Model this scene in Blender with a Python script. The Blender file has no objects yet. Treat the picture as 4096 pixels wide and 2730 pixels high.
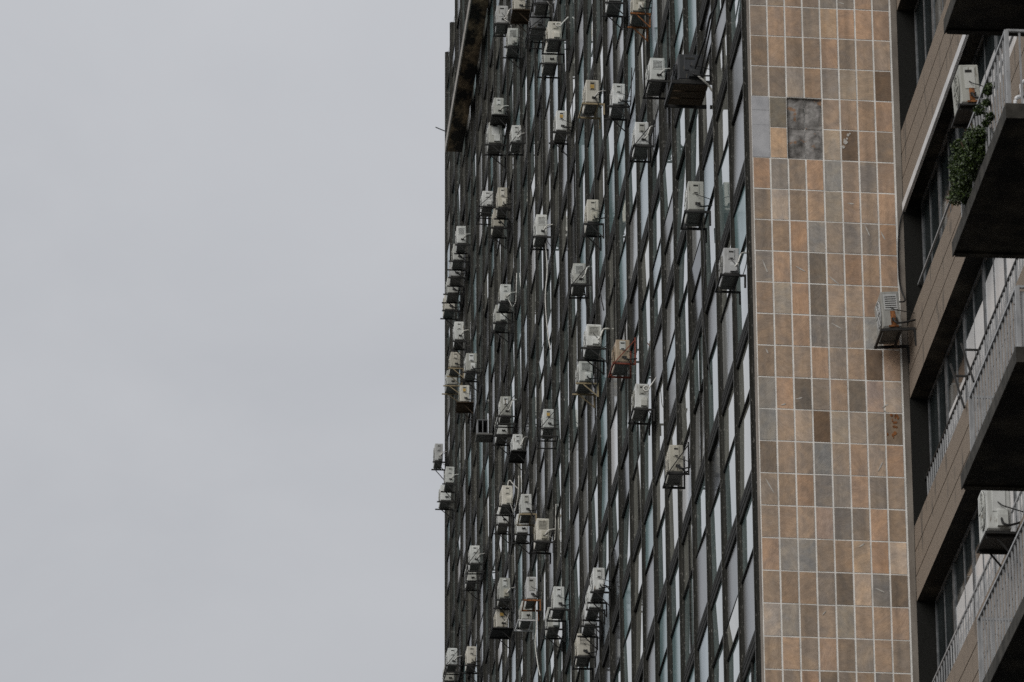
import bpy, bmesh, math, random
from mathutils import Vector, Matrix

random.seed(11)
S = bpy.context.scene
COL = S.collection

# ------------------------------------------------------------------ camera
cam_data = bpy.data.cameras.new('camera')
cam = bpy.data.objects.new('camera', cam_data)
COL.objects.link(cam)
FW = Vector((0.07615724, 0.9203916, 0.3835093))
RT = Vector((0.99672568, -0.08075181, -0.00413181))
UP = Vector((-0.02716619, -0.38256824, 0.92352777))
m = Matrix.Identity(4)
for i in range(3):
    m[i][0], m[i][1], m[i][2] = RT[i], UP[i], -FW[i]
m.translation = Vector((0, 0, 1.7))
cam.matrix_world = m
cam_data.lens = 195.607
cam_data.sensor_width = 36.0
cam_data.sensor_fit = 'HORIZONTAL'
cam_data.clip_start = 0.5
cam_data.clip_end = 6000
cam_data.dof.use_dof = True
cam_data.dof.focus_distance = 118.0
cam_data.dof.aperture_fstop = 5.6
S.camera = cam

# ------------------------------------------------------------------ sky
SUN_EL, SUN_AZ = math.radians(36), math.radians(230)
world = bpy.data.worlds.new('World')
S.world = world
world.use_nodes = True
wt = world.node_tree
wt.nodes.clear()
wo = wt.nodes.new('ShaderNodeOutputWorld')
bg = wt.nodes.new('ShaderNodeBackground')
sky = wt.nodes.new('ShaderNodeTexSky')
sky.sky_type = 'NISHITA'
sky.sun_disc = False
sky.sun_elevation = SUN_EL
sky.sun_rotation = SUN_AZ
sky.air_density = 1.0
sky.dust_density = 4.0
skm = wt.nodes.new('ShaderNodeVectorMath'); skm.operation = 'SCALE'; skm.inputs['Scale'].default_value = 0.08
wt.links.new(sky.outputs[0], skm.inputs[0])
tc = wt.nodes.new('ShaderNodeTexCoord')
mp = wt.nodes.new('ShaderNodeMapping'); mp.inputs['Scale'].default_value = (1.0, 1.0, 1.7)
wt.links.new(tc.outputs['Generated'], mp.inputs['Vector'])
nz = wt.nodes.new('ShaderNodeTexNoise')
nz.inputs['Scale'].default_value = 11.0; nz.inputs['Detail'].default_value = 6.0; nz.inputs['Roughness'].default_value = 0.52
nz.inputs['Distortion'].default_value = 0.5
wt.links.new(mp.outputs[0], nz.inputs['Vector'])
rp = wt.nodes.new('ShaderNodeValToRGB')
rp.color_ramp.elements[0].position = 0.30; rp.color_ramp.elements[0].color = (0.500, 0.513, 0.542, 1)
rp.color_ramp.elements[1].position = 0.72; rp.color_ramp.elements[1].color = (0.560, 0.571, 0.596, 1)
wt.links.new(nz.outputs['Fac'], rp.inputs['Fac'])
# overcast deck gets brighter towards the zenith (CIE overcast law, softened)
sx = wt.nodes.new('ShaderNodeSeparateXYZ')
wt.links.new(tc.outputs['Generated'], sx.inputs[0])
mx1 = wt.nodes.new('ShaderNodeMath'); mx1.operation = 'MAXIMUM'; mx1.inputs[1].default_value = 0.0
wt.links.new(sx.outputs['Z'], mx1.inputs[0])
ma = wt.nodes.new('ShaderNodeMath'); ma.operation = 'MULTIPLY_ADD'; ma.inputs[1].default_value = 0.9; ma.inputs[2].default_value = 0.66
wt.links.new(mx1.outputs[0], ma.inputs[0])
gm = wt.nodes.new('ShaderNodeVectorMath'); gm.operation = 'SCALE'
wt.links.new(rp.outputs[0], gm.inputs[0]); wt.links.new(ma.outputs[0], gm.inputs['Scale'])
mix = wt.nodes.new('ShaderNodeMixRGB'); mix.inputs['Fac'].default_value = 0.93
wt.links.new(skm.outputs[0], mix.inputs[1]); wt.links.new(gm.outputs[0], mix.inputs[2])
wt.links.new(mix.outputs[0], bg.inputs['Color'])
bg.inputs['Strength'].default_value = 0.755
wt.links.new(bg.outputs[0], wo.inputs['Surface'])

# ------------------------------------------------------------------ sun behind cloud
sun_data = bpy.data.lights.new('sun', 'SUN')
sun_data.energy = 1.5
sun_data.angle = math.radians(50)
sun_data.color = (1.0, 0.97, 0.93)
sun = bpy.data.objects.new('sun', sun_data)
COL.objects.link(sun)
sd = Vector((math.sin(SUN_AZ) * math.cos(SUN_EL), math.cos(SUN_AZ) * math.cos(SUN_EL), math.sin(SUN_EL)))
sun.rotation_euler = (-sd).to_track_quat('-Z', 'Y').to_euler()
sun.location = (-30, -30, 120)

S.view_settings.view_transform = 'Standard'
S.view_settings.look = 'None'
S.view_settings.exposure = 0.40
S.view_settings.gamma = 1.0
S.view_settings.use_curve_mapping = False
S.cycles.max_bounces = 8
S.cycles.use_denoising = False

# ------------------------------------------------------------------ materials
def newmat(name):
    mt = bpy.data.materials.new(name); mt.use_nodes = True
    nt = mt.node_tree
    return mt, nt, nt.nodes['Principled BSDF']

def noise_mat(name, c1, c2, scale=8.0, rough=0.7, metallic=0.0, stretch=(1, 1, 1), detail=6.0, lo=0.35, hi=0.65, bump=0.0, bscale=60.0, spec=0.3, speck=None):
    mt, nt, p = newmat(name)
    t = nt.nodes.new('ShaderNodeTexCoord')
    mpn = nt.nodes.new('ShaderNodeMapping'); mpn.inputs['Scale'].default_value = stretch
    g = nt.nodes.new('ShaderNodeNewGeometry')
    nt.links.new(g.outputs['Position'], mpn.inputs['Vector'])
    n = nt.nodes.new('ShaderNodeTexNoise'); n.inputs['Scale'].default_value = scale; n.inputs['Detail'].default_value = detail
    n.inputs['Roughness'].default_value = 0.6
    nt.links.new(mpn.outputs[0], n.inputs['Vector'])
    r = nt.nodes.new('ShaderNodeValToRGB')
    r.color_ramp.elements[0].position = lo; r.color_ramp.elements[0].color = (*c1, 1)
    r.color_ramp.elements[1].position = hi; r.color_ramp.elements[1].color = (*c2, 1)
    nt.links.new(n.outputs['Fac'], r.inputs['Fac'])
    out = r.outputs[0]
    if speck:
        col, sc2, th, st2 = speck
        m2 = nt.nodes.new('ShaderNodeMapping'); m2.inputs['Scale'].default_value = st2
        nt.links.new(g.outputs['Position'], m2.inputs['Vector'])
        n2 = nt.nodes.new('ShaderNodeTexNoise'); n2.inputs['Scale'].default_value = sc2; n2.inputs['Detail'].default_value = 3
        nt.links.new(m2.outputs[0], n2.inputs['Vector'])
        r2 = nt.nodes.new('ShaderNodeValToRGB'); r2.color_ramp.elements[0].position = th; r2.color_ramp.elements[1].position = th + 0.06
        nt.links.new(n2.outputs['Fac'], r2.inputs['Fac'])
        mxn = nt.nodes.new('ShaderNodeMixRGB'); mxn.inputs[2].default_value = (*col, 1)
        nt.links.new(r2.outputs[0], mxn.inputs['Fac']); nt.links.new(out, mxn.inputs[1])
        out = mxn.outputs[0]
    nt.links.new(out, p.inputs['Base Color'])
    p.inputs['Roughness'].default_value = rough
    p.inputs['Metallic'].default_value = metallic
    p.inputs['Specular IOR Level'].default_value = spec
    if bump:
        nb = nt.nodes.new('ShaderNodeTexNoise'); nb.inputs['Scale'].default_value = bscale; nb.inputs['Detail'].default_value = 4
        nt.links.new(g.outputs['Position'], nb.inputs['Vector'])
        b = nt.nodes.new('ShaderNodeBump'); b.inputs['Strength'].default_value = bump; b.inputs['Distance'].default_value = 0.02
        nt.links.new(nb.outputs['Fac'], b.inputs['Height']); nt.links.new(b.outputs[0], p.inputs['Normal'])
    return mt

M = {}
M['fin'] = noise_mat('bronze_fin', (0.008, 0.008, 0.006), (0.025, 0.024, 0.019), 5, 0.6, 0.1, (6, 6, 0.5), spec=0.2,
                     speck=((0.22, 0.21, 0.19), 30, 0.64, (3, 3, 0.35)))
M['beam'] = noise_mat('bronze_beam', (0.010, 0.010, 0.009), (0.034, 0.033, 0.030), 6, 0.7, 0.0, (1, 1, 3), spec=0.1)
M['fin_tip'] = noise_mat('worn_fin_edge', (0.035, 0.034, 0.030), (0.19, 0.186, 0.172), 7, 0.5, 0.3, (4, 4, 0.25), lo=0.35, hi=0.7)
M['core'] = noise_mat('dark_core', (0.02, 0.02, 0.02), (0.03, 0.03, 0.03), 2, 0.8)
M['grout'] = noise_mat('pale_grout', (0.52, 0.505, 0.47), (0.80, 0.785, 0.745), 3.5, 0.9, detail=8, lo=0.25, hi=0.55, bump=0.3, bscale=40)
M['strip'] = noise_mat('edge_render', (0.15, 0.13, 0.11), (0.27, 0.24, 0.205), 2.2, 0.9, stretch=(1, 1, 0.5), detail=9, bump=0.3, bscale=120)
M['band'] = noise_mat('sand_render', (0.185, 0.150, 0.118), (0.260, 0.213, 0.170), 30, 0.95, detail=10, lo=0.3, hi=0.7, bump=0.6, bscale=150, speck=((0.135, 0.115, 0.095), 1.6, 0.60, (1, 1.6, 0.5)))
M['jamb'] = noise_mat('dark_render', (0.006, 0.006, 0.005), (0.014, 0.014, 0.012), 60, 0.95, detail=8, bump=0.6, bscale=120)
M['concrete'] = noise_mat('shaded_stained_concrete', (0.006, 0.0055, 0.0045), (0.085, 0.076, 0.056), 1.3, 0.9, detail=9, lo=0.45, hi=0.78, bump=0.4, bscale=30)  # stained concrete, darkened further to paint in the shade under slabs and bands
M['slab_edge'] = noise_mat('slab_edge', (0.018, 0.017, 0.014), (0.055, 0.051, 0.043), 4, 0.9, detail=8, bump=0.3)
M['ledge'] = noise_mat('stained_ledge', (0.02, 0.018, 0.015), (0.42, 0.31, 0.19), 0.8, 0.95, stretch=(2.2, 0.9, 1), detail=7, lo=0.46, hi=0.66, bump=0.5, bscale=12)
M['ledge_edge'] = noise_mat('ledge_edge', (0.22, 0.21, 0.19), (0.36, 0.34, 0.31), 4, 0.8)
M['paint_bar'] = noise_mat('grey_bar_paint', (0.23, 0.235, 0.24), (0.37, 0.375, 0.38), 6, 0.5, stretch=(1, 1, 0.4), speck=((0.10, 0.08, 0.07), 16, 0.70, (1, 1, 1)))
M['alu'] = noise_mat('grey_aluminium', (0.09, 0.095, 0.10), (0.18, 0.185, 0.19), 8, 0.45, 0.2)
M['white_trim'] = noise_mat('white_trim', (0.50, 0.50, 0.50), (0.66, 0.66, 0.66), 5, 0.5, stretch=(1, 0.4, 1))
M['black_metal'] = noise_mat('black_metal', (0.010, 0.010, 0.010), (0.022, 0.021, 0.019), 10, 0.6)
M['rust'] = noise_mat('rust', (0.08, 0.032, 0.014), (0.30, 0.12, 0.04), 18, 0.9)
M['red_paint'] = noise_mat('red_oxide_paint', (0.13, 0.028, 0.016), (0.20, 0.05, 0.028), 18, 0.7)
M['tan_paint'] = noise_mat('tan_paint', (0.24, 0.19, 0.11), (0.33, 0.27, 0.17), 14, 0.7)
M['wood'] = noise_mat('brown_board', (0.028, 0.018, 0.009), (0.065, 0.042, 0.022), 14, 0.8, stretch=(1, 4, 1))
M['pan'] = noise_mat('unit_base_pan', (0.09, 0.09, 0.083), (0.165, 0.162, 0.15), 9, 0.7)
M['pipe_white'] = noise_mat('pipe_wrap', (0.45, 0.44, 0.41), (0.66, 0.65, 0.61), 12, 0.6)
M['pipe_black'] = noise_mat('black_rubber', (0.010, 0.010, 0.010), (0.02, 0.02, 0.02), 10, 0.6)
M['slot'] = noise_mat('slot_black', (0.012, 0.012, 0.010), (0.025, 0.024, 0.020), 10, 0.7)
M['amber'] = noise_mat('amber_label', (0.34, 0.21, 0.05), (0.46, 0.31, 0.09), 20, 0.6)
def ac_paint(nm, a, b):
    mt = noise_mat(nm, a, b, 4.5, 0.5, stretch=(1, 1, 0.5), detail=8, lo=0.3, hi=0.6, speck=((0.17, 0.145, 0.11), 8, 0.65, (2.2, 2.2, 0.35)))
    nt = mt.node_tree; p = nt.nodes['Principled BSDF']; src = p.inputs['Base Color'].links[0].from_socket
    oi = nt.nodes.new('ShaderNodeObjectInfo'); r = nt.nodes.new('ShaderNodeValToRGB')
    r.color_ramp.elements[0].color = (0.62, 0.61, 0.56, 1); r.color_ramp.elements[1].color = (1.08, 1.08, 1.08, 1)
    e = r.color_ramp.elements.new(0.45); e.color = (0.92, 0.92, 0.90, 1)
    nt.links.new(oi.outputs['Random'], r.inputs['Fac'])
    mm = nt.nodes.new('ShaderNodeMixRGB'); mm.blend_type = 'MULTIPLY'; mm.inputs['Fac'].default_value = 1
    nt.links.new(src, mm.inputs[1]); nt.links.new(r.outputs[0], mm.inputs[2]); nt.links.new(mm.outputs[0], p.inputs['Base Color'])
    M[nm] = mt
ac_paint('ac_white', (0.41, 0.42, 0.405), (0.57, 0.58, 0.565))
ac_paint('ac_cream', (0.39, 0.375, 0.33), (0.54, 0.52, 0.46))
ac_paint('ac_grey', (0.32, 0.325, 0.325), (0.44, 0.445, 0.44))
ac_paint('ac_tan', (0.32, 0.25, 0.175), (0.40, 0.32, 0.235))
ac_paint('ac_dark', (0.022, 0.024, 0.028), (0.04, 0.043, 0.048))
ac_paint('ac_darkgrey', (0.10, 0.105, 0.11), (0.16, 0.165, 0.17))
M['ground'] = noise_mat('asphalt', (0.033, 0.033, 0.033), (0.055, 0.054, 0.052), 0.6, 0.9, detail=8)
M['plastic'] = noise_mat('white_plastic', (0.62, 0.63, 0.64), (0.72, 0.73, 0.74), 5, 0.4)
M['stem'] = noise_mat('plant_stem', (0.05, 0.035, 0.02), (0.09, 0.065, 0.035), 20, 0.9)

def leaf_mat():
    mt, nt, p = newmat('hedge_leaf')
    g = nt.nodes.new('ShaderNodeNewGeometry')
    r = nt.nodes.new('ShaderNodeValToRGB')
    r.color_ramp.elements[0].color = (0.004, 0.012, 0.002, 1)
    r.color_ramp.elements[1].color = (0.052, 0.086, 0.010, 1)
    nt.links.new(g.outputs['Random Per Island'], r.inputs['Fac'])
    nt.links.new(r.outputs[0], p.inputs['Base Color'])
    p.inputs['Roughness'].default_value = 0.5
    return mt
M['leaf'] = leaf_mat()

def glass_mat(name, base, base2=None, tint=(0.93, 0.95, 0.97), rough=0.02, ior=1.55, wave=None, dbl=True):
    """coated window glass: Fresnel mirror of two panes over what is seen behind it (film, curtain, room)"""
    mt = bpy.data.materials.new(name); mt.use_nodes = True
    nt = mt.node_tree; nt.nodes.clear()
    o = nt.nodes.new('ShaderNodeOutputMaterial')
    d = nt.nodes.new('ShaderNodeBsdfDiffuse'); gl = nt.nodes.new('ShaderNodeBsdfGlossy')
    gl.inputs['Color'].default_value = (*tint, 1); gl.inputs['Roughness'].default_value = rough
    fr = nt.nodes.new('ShaderNodeFresnel'); fr.inputs['IOR'].default_value = ior
    inv = nt.nodes.new('ShaderNodeMath'); inv.operation = 'SUBTRACT'; inv.inputs[0].default_value = 1.0
    nt.links.new(fr.outputs[0], inv.inputs[1])
    fac = fr.outputs[0]
    if dbl:
        sq = nt.nodes.new('ShaderNodeMath'); sq.operation = 'POWER'; sq.inputs[1].default_value = 2.0
        nt.links.new(inv.outputs[0], sq.inputs[0])
        i2 = nt.nodes.new('ShaderNodeMath'); i2.operation = 'SUBTRACT'; i2.inputs[0].default_value = 1.0
        nt.links.new(sq.outputs[0], i2.inputs[1]); fac = i2.outputs[0]
    g = nt.nodes.new('ShaderNodeNewGeometry')
    oi = nt.nodes.new('ShaderNodeObjectInfo')
    if wave:
        w = nt.nodes.new('ShaderNodeTexNoise'); w.inputs['Scale'].default_value = wave; w.inputs['Detail'].default_value = 2
        mpn = nt.nodes.new('ShaderNodeMapping'); mpn.inputs['Scale'].default_value = (0.1, 1, 0.02)
    else:
        w = nt.nodes.new('ShaderNodeTexNoise'); w.inputs['Scale'].default_value = 1.2; w.inputs['Detail'].default_value = 5
        mpn = nt.nodes.new('ShaderNodeMapping'); mpn.inputs['Scale'].default_value = (1, 1.5, 0.5)
    nt.links.new(g.outputs['Position'], mpn.inputs['Vector']); nt.links.new(mpn.outputs[0], w.inputs['Vector'])
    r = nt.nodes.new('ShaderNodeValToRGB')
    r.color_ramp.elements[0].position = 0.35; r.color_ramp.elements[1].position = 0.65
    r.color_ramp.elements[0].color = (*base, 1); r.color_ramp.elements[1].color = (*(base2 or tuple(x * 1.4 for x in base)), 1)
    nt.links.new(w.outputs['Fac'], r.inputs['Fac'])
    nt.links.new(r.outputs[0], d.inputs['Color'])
    mxs = nt.nodes.new('ShaderNodeMixShader')
    nt.links.new(fac, mxs.inputs['Fac']); nt.links.new(d.outputs[0], mxs.inputs[1]); nt.links.new(gl.outputs[0], mxs.inputs[2])
    nt.links.new(mxs.outputs[0], o.inputs['Surface'])
    return mt
G = {
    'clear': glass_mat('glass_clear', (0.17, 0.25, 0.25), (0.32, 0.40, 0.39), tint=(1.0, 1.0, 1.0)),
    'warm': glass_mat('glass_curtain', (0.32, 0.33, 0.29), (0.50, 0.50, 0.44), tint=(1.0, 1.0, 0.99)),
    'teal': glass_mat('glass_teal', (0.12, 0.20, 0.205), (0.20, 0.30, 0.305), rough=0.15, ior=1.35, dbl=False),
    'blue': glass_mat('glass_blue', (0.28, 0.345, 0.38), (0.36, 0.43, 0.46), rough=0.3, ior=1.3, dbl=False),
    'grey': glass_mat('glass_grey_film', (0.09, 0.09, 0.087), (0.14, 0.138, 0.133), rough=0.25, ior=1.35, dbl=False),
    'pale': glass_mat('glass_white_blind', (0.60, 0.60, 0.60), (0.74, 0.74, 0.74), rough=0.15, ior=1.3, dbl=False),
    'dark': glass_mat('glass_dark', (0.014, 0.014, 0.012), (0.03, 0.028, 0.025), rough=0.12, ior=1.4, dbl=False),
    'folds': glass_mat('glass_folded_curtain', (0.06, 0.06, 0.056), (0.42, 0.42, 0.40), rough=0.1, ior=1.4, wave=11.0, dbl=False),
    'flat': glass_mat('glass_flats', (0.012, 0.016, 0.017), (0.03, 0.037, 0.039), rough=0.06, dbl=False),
}

def tile_mat():
    mt, nt, p = newmat('quartzite_tile')
    oi = nt.nodes.new('ShaderNodeObjectInfo')
    t = nt.nodes.new('ShaderNodeTexCoord')
    off = nt.nodes.new('ShaderNodeVectorMath'); off.operation = 'MULTIPLY_ADD'
    cmb = nt.nodes.new('ShaderNodeCombineXYZ')
    for k, mul in enumerate((37.0, 11.0, 23.0)):
        mu = nt.nodes.new('ShaderNodeMath'); mu.operation = 'MULTIPLY'; mu.inputs[1].default_value = mul
        nt.links.new(oi.outputs['Random'], mu.inputs[0]); nt.links.new(mu.outputs[0], cmb.inputs[k])
    ad = nt.nodes.new('ShaderNodeVectorMath'); ad.operation = 'ADD'
    rot = nt.nodes.new('ShaderNodeMapping'); 
    rr = nt.nodes.new('ShaderNodeCombineXYZ'); mr = nt.nodes.new('ShaderNodeMath'); mr.operation = 'MULTIPLY'; mr.inputs[1].default_value = 6.28
    nt.links.new(oi.outputs['Random'], mr.inputs[0]); nt.links.new(mr.outputs[0], rr.inputs[1]); nt.links.new(rr.outputs[0], rot.inputs['Rotation'])
    nt.links.new(t.outputs['Object'], rot.inputs['Vector'])
    nt.links.new(rot.outputs[0], ad.inputs[0]); nt.links.new(cmb.outputs[0], ad.inputs[1])
    n = nt.nodes.new('ShaderNodeTexNoise'); n.inputs['Scale'].default_value = 2.6; n.inputs['Detail'].default_value = 7; n.inputs['Distortion'].default_value = 1.0
    nt.links.new(ad.outputs[0], n.inputs['Vector'])
    st = nt.nodes.new('ShaderNodeMapping'); st.inputs['Scale'].default_value = (1.0, 1.0, 6.0)
    nt.links.new(ad.outputs[0], st.inputs['Vector'])
    n2 = nt.nodes.new('ShaderNodeTexNoise'); n2.inputs['Scale'].default_value = 3.6; n2.inputs['Detail'].default_value = 10; n2.inputs['Distortion'].default_value = 2.6
    nt.links.new(st.outputs[0], n2.inputs['Vector'])
    # hue patches: mix of the tile colour with an ochre or a grey of the same stone
    r1 = nt.nodes.new('ShaderNodeValToRGB'); r1.color_ramp.elements[0].position = 0.38; r1.color_ramp.elements[1].position = 0.72
    r1.color_ramp.elements[0].color = (0.86, 0.87, 0.90, 1); r1.color_ramp.elements[1].color = (1.16, 1.08, 0.98, 1)
    nt.links.new(n.outputs['Fac'], r1.inputs['Fac'])
    r2 = nt.nodes.new('ShaderNodeValToRGB'); r2.color_ramp.elements[0].position = 0.28; r2.color_ramp.elements[1].position = 0.62
    r2.color_ramp.elements[0].color = (0.74, 0.72, 0.70, 1); r2.color_ramp.elements[1].color = (1.04, 1.04, 1.04, 1)
    nt.links.new(n2.outputs['Fac'], r2.inputs['Fac'])
    m1 = nt.nodes.new('ShaderNodeMixRGB'); m1.blend_type = 'MULTIPLY'; m1.inputs['Fac'].default_value = 1
    nt.links.new(oi.outputs['Color'], m1.inputs[1]); nt.links.new(r1.outputs[0], m1.inputs[2])
    m2 = nt.nodes.new('ShaderNodeMixRGB'); m2.blend_type = 'MULTIPLY'; m2.inputs['Fac'].default_value = 0.65
    nt.links.new(m1.outputs[0], m2.inputs[1]); nt.links.new(r2.outputs[0], m2.inputs[2])
    gp = nt.nodes.new('ShaderNodeNewGeometry'); sm = nt.nodes.new('ShaderNodeMapping'); sm.inputs['Scale'].default_value = (5.0, 5.0, 0.22)
    nt.links.new(gp.outputs['Position'], sm.inputs['Vector'])
    n3 = nt.nodes.new('ShaderNodeTexNoise'); n3.inputs['Scale'].default_value = 1.0; n3.inputs['Detail'].default_value = 8
    nt.links.new(sm.outputs[0], n3.inputs['Vector'])
    r3 = nt.nodes.new('ShaderNodeValToRGB'); r3.color_ramp.elements[0].position = 0.32; r3.color_ramp.elements[1].position = 0.56
    r3.color_ramp.elements[0].color = (0.74, 0.75, 0.76, 1); r3.color_ramp.elements[1].color = (1, 1, 1, 1)
    nt.links.new(n3.outputs['Fac'], r3.inputs['Fac'])
    n4 = nt.nodes.new('ShaderNodeTexNoise'); n4.inputs['Scale'].default_value = 8.0; n4.inputs['Detail'].default_value = 9; n4.inputs['Roughness'].default_value = 0.7
    nt.links.new(ad.outputs[0], n4.inputs['Vector'])
    r4 = nt.nodes.new('ShaderNodeValToRGB'); r4.color_ramp.elements[0].position = 0.30; r4.color_ramp.elements[1].position = 0.68
    r4.color_ramp.elements[0].color = (0.80, 0.80, 0.81, 1); r4.color_ramp.elements[1].color = (1.17, 1.16, 1.15, 1)
    nt.links.new(n4.outputs['Fac'], r4.inputs['Fac'])
    prev = m2.outputs[0]
    for rn in (r3, r4):
        mm = nt.nodes.new('ShaderNodeMixRGB'); mm.blend_type = 'MULTIPLY'; mm.inputs['Fac'].default_value = 1
        nt.links.new(prev, mm.inputs[1]); nt.links.new(rn.outputs[0], mm.inputs[2]); prev = mm.outputs[0]
    nt.links.new(prev, p.inputs['Base Color'])
    p.inputs['Roughness'].default_value = 0.75
    p.inputs['Specular IOR Level'].default_value = 0.25
    b = nt.nodes.new('ShaderNodeBump'); b.inputs['Strength'].default_value = 0.25; b.inputs['Distance'].default_value = 0.01
    nt.links.new(n2.outputs['Fac'], b.inputs['Height']); nt.links.new(b.outputs[0], p.inputs['Normal'])
    return mt
M['tile'] = tile_mat()
M['mortar'] = noise_mat('bare_mortar', (0.085, 0.080, 0.074), (0.38, 0.365, 0.35), 4.2, 0.95, detail=10, lo=0.36, hi=0.68, bump=1.0, bscale=9, speck=((0.27, 0.17, 0.11), 5, 0.62, (1, 1, 1)))
M['plaster'] = noise_mat('white_patch', (0.36, 0.365, 0.38), (0.47, 0.475, 0.49), 4, 0.9, detail=8)
M['chip'] = noise_mat('pale_chip', (0.38, 0.36, 0.33), (0.55, 0.53, 0.49), 20, 0.9)

# ------------------------------------------------------------------ mesh helpers
class MB:
    def __init__(s):
        s.v = []; s.f = []; s.mi = []
    def add(s, vs, fs, mi=0):
        o = len(s.v); s.v += [tuple(v) for v in vs]
        for f in fs:
            s.f.append(tuple(i + o for i in f)); s.mi.append(mi)
    def box(s, x0, x1, y0, y1, z0, z1, mi=0):
        s.add([(x0, y0, z0), (x1, y0, z0), (x1, y1, z0), (x0, y1, z0), (x0, y0, z1), (x1, y0, z1), (x1, y1, z1), (x0, y1, z1)],
              [(0, 3, 2, 1), (4, 5, 6, 7), (0, 1, 5, 4), (1, 2, 6, 5), (2, 3, 7, 6), (3, 0, 4, 7)], mi)
    def prism(s, prof, axis, a, b, mi=0):
        """prof: list of 2-d points, swept along axis from a to b (prof on the two other axes, in xyz order)"""
        n = len(prof); vs = []
        for t in (a, b):
            for p in prof:
                q = list(p); q.insert(axis, t); vs.append(q)
        fs = [tuple(range(n)), tuple(range(2 * n - 1, n - 1, -1))]
        for i in range(n):
            j = (i + 1) % n; fs.append((i, i + n, j + n, j))
        s.add(vs, fs, mi)
    def bar(s, p, q, w, h=None, mi=0, up=(0, 0, 1)):
        p, q = Vector(p), Vector(q); h = h or w; d = (q - p).normalized(); u = Vector(up)
        if abs(d.dot(u)) > 0.95: u = Vector((1, 0, 0))
        a = d.cross(u).normalized(); b = a.cross(d).normalized()
        vs = []
        for c in (p, q):
            for (i, j) in ((-1, -1), (1, -1), (1, 1), (-1, 1)):
                vs.append(c + a * i * w / 2 + b * j * h / 2)
        s.add(vs, [(0, 1, 2, 3), (7, 6, 5, 4), (0, 4, 5, 1), (1, 5, 6, 2), (2, 6, 7, 3), (3, 7, 4, 0)], mi)
    def tube(s, pts, r, n=6, mi=0):
        pts = [Vector(p) for p in pts]; vs = []; fs = []
        for k, p in enumerate(pts):
            d = (pts[min(k + 1, len(pts) - 1)] - pts[max(k - 1, 0)]).normalized()
            u = Vector((0, 0, 1)) if abs(d.z) < 0.9 else Vector((1, 0, 0))
            a = d.cross(u).normalized(); b = a.cross(d).normalized()
            for i in range(n):
                t = 2 * math.pi * i / n; vs.append(p + a * math.cos(t) * r + b * math.sin(t) * r)
        for k in range(len(pts) - 1):
            for i in range(n):
                j = (i + 1) % n; fs.append((k * n + i, k * n + j, (k + 1) * n + j, (k + 1) * n + i))
        fs.append(tuple(range(n - 1, -1, -1))); fs.append(tuple((len(pts) - 1) * n + i for i in range(n)))
        s.add(vs, fs, mi)
    def mesh(s, name, mats, bevel=0.0, smooth=False, fix=False):
        me = bpy.data.meshes.new(name); me.from_pydata(s.v, [], s.f); me.update()
        for mt in (mats if isinstance(mats, (list, tuple)) else [mats]): me.materials.append(mt)
        for p, i in zip(me.polygons, s.mi): p.material_index = i
        if bevel or fix:
            bm = bmesh.new(); bm.from_mesh(me)
            bmesh.ops.recalc_face_normals(bm, faces=bm.faces)
            if bevel:
                bmesh.ops.bevel(bm, geom=list(bm.edges), offset=bevel, segments=2, affect='EDGES', profile=0.6)
            bm.to_mesh(me); bm.free()
        if smooth:
            for p in me.polygons: p.use_smooth = True
        return me

def link(name, me, parent=None, loc=(0, 0, 0), rot=(0, 0, 0)):
    o = bpy.data.objects.new(name, me); COL.objects.link(o)
    o.location = loc; o.rotation_euler = rot
    if parent: o.parent = parent
    return o
def empty(name, loc=(0, 0, 0), parent=None):
    o = bpy.data.objects.new(name, None); COL.objects.link(o); o.location = loc; o.empty_display_size = 0.3
    if parent: o.parent = parent
    return o
def tag(o, label=None, cat=None, group=None, kind=None):
    if label: o['label'] = label
    if cat: o['category'] = cat
    if group: o['group'] = group
    if kind: o['kind'] = kind
    return o
def copy_tree(o, parent=None):
    c = o.copy(); COL.objects.link(c); c.parent = parent
    for ch in o.children: copy_tree(ch, c)
    return c
def curve_pts(P, n=6):
    """Catmull-Rom through control points"""
    P = [Vector(p) for p in P]; Q = [P[0]] + P + [P[-1]]; out = []
    for i in range(1, len(Q) - 2):
        for k in range(n):
            t = k / n; a, b, c, d = Q[i - 1], Q[i], Q[i + 1], Q[i + 2]
            out.append(0.5 * ((2 * b) + (c - a) * t + (2 * a - 5 * b + 4 * c - d) * t * t + (3 * b - 3 * c + d - a) * t ** 3))
    out.append(P[-1]); return out

# ------------------------------------------------------------------ ground
g = MB(); g.add([(-2500, -2500, 0), (2500, -2500, 0), (2500, 2500, 0), (-2500, 2500, 0)], [(0, 1, 2, 3)])
tag(link('ground', g.mesh('ground', M['ground'])), kind='structure')

# ------------------------------------------------------------------ office tower
XF, YN, BAY, Y0, NB = 11.684, 89.283, 2.2794, 90.3466, 34
GL = XF + 0.088                                   # glass line
YEND = Y0 + NB * BAY
ROOF = 82.05
tower = empty('office_tower', (XF, YN, 0))
tag(tower, 'tall dark slab tower of bronze fins and windows with a stone tiled end wall', 'building')
def tl(name, me, loc=(0, 0, 0), rot=(0, 0, 0), parent=None):
    if parent: return link(name, me, parent, loc, rot)
    return link(name, me, tower, (loc[0] - XF, loc[1] - YN, loc[2]), rot)

b = MB(); b.box(GL + 0.06, GL + 16, YN + 0.35, YEND - 0.02, 0.0, ROOF - 0.15)
tl('core_wall', b.mesh('core_wall', M['core']))

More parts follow.
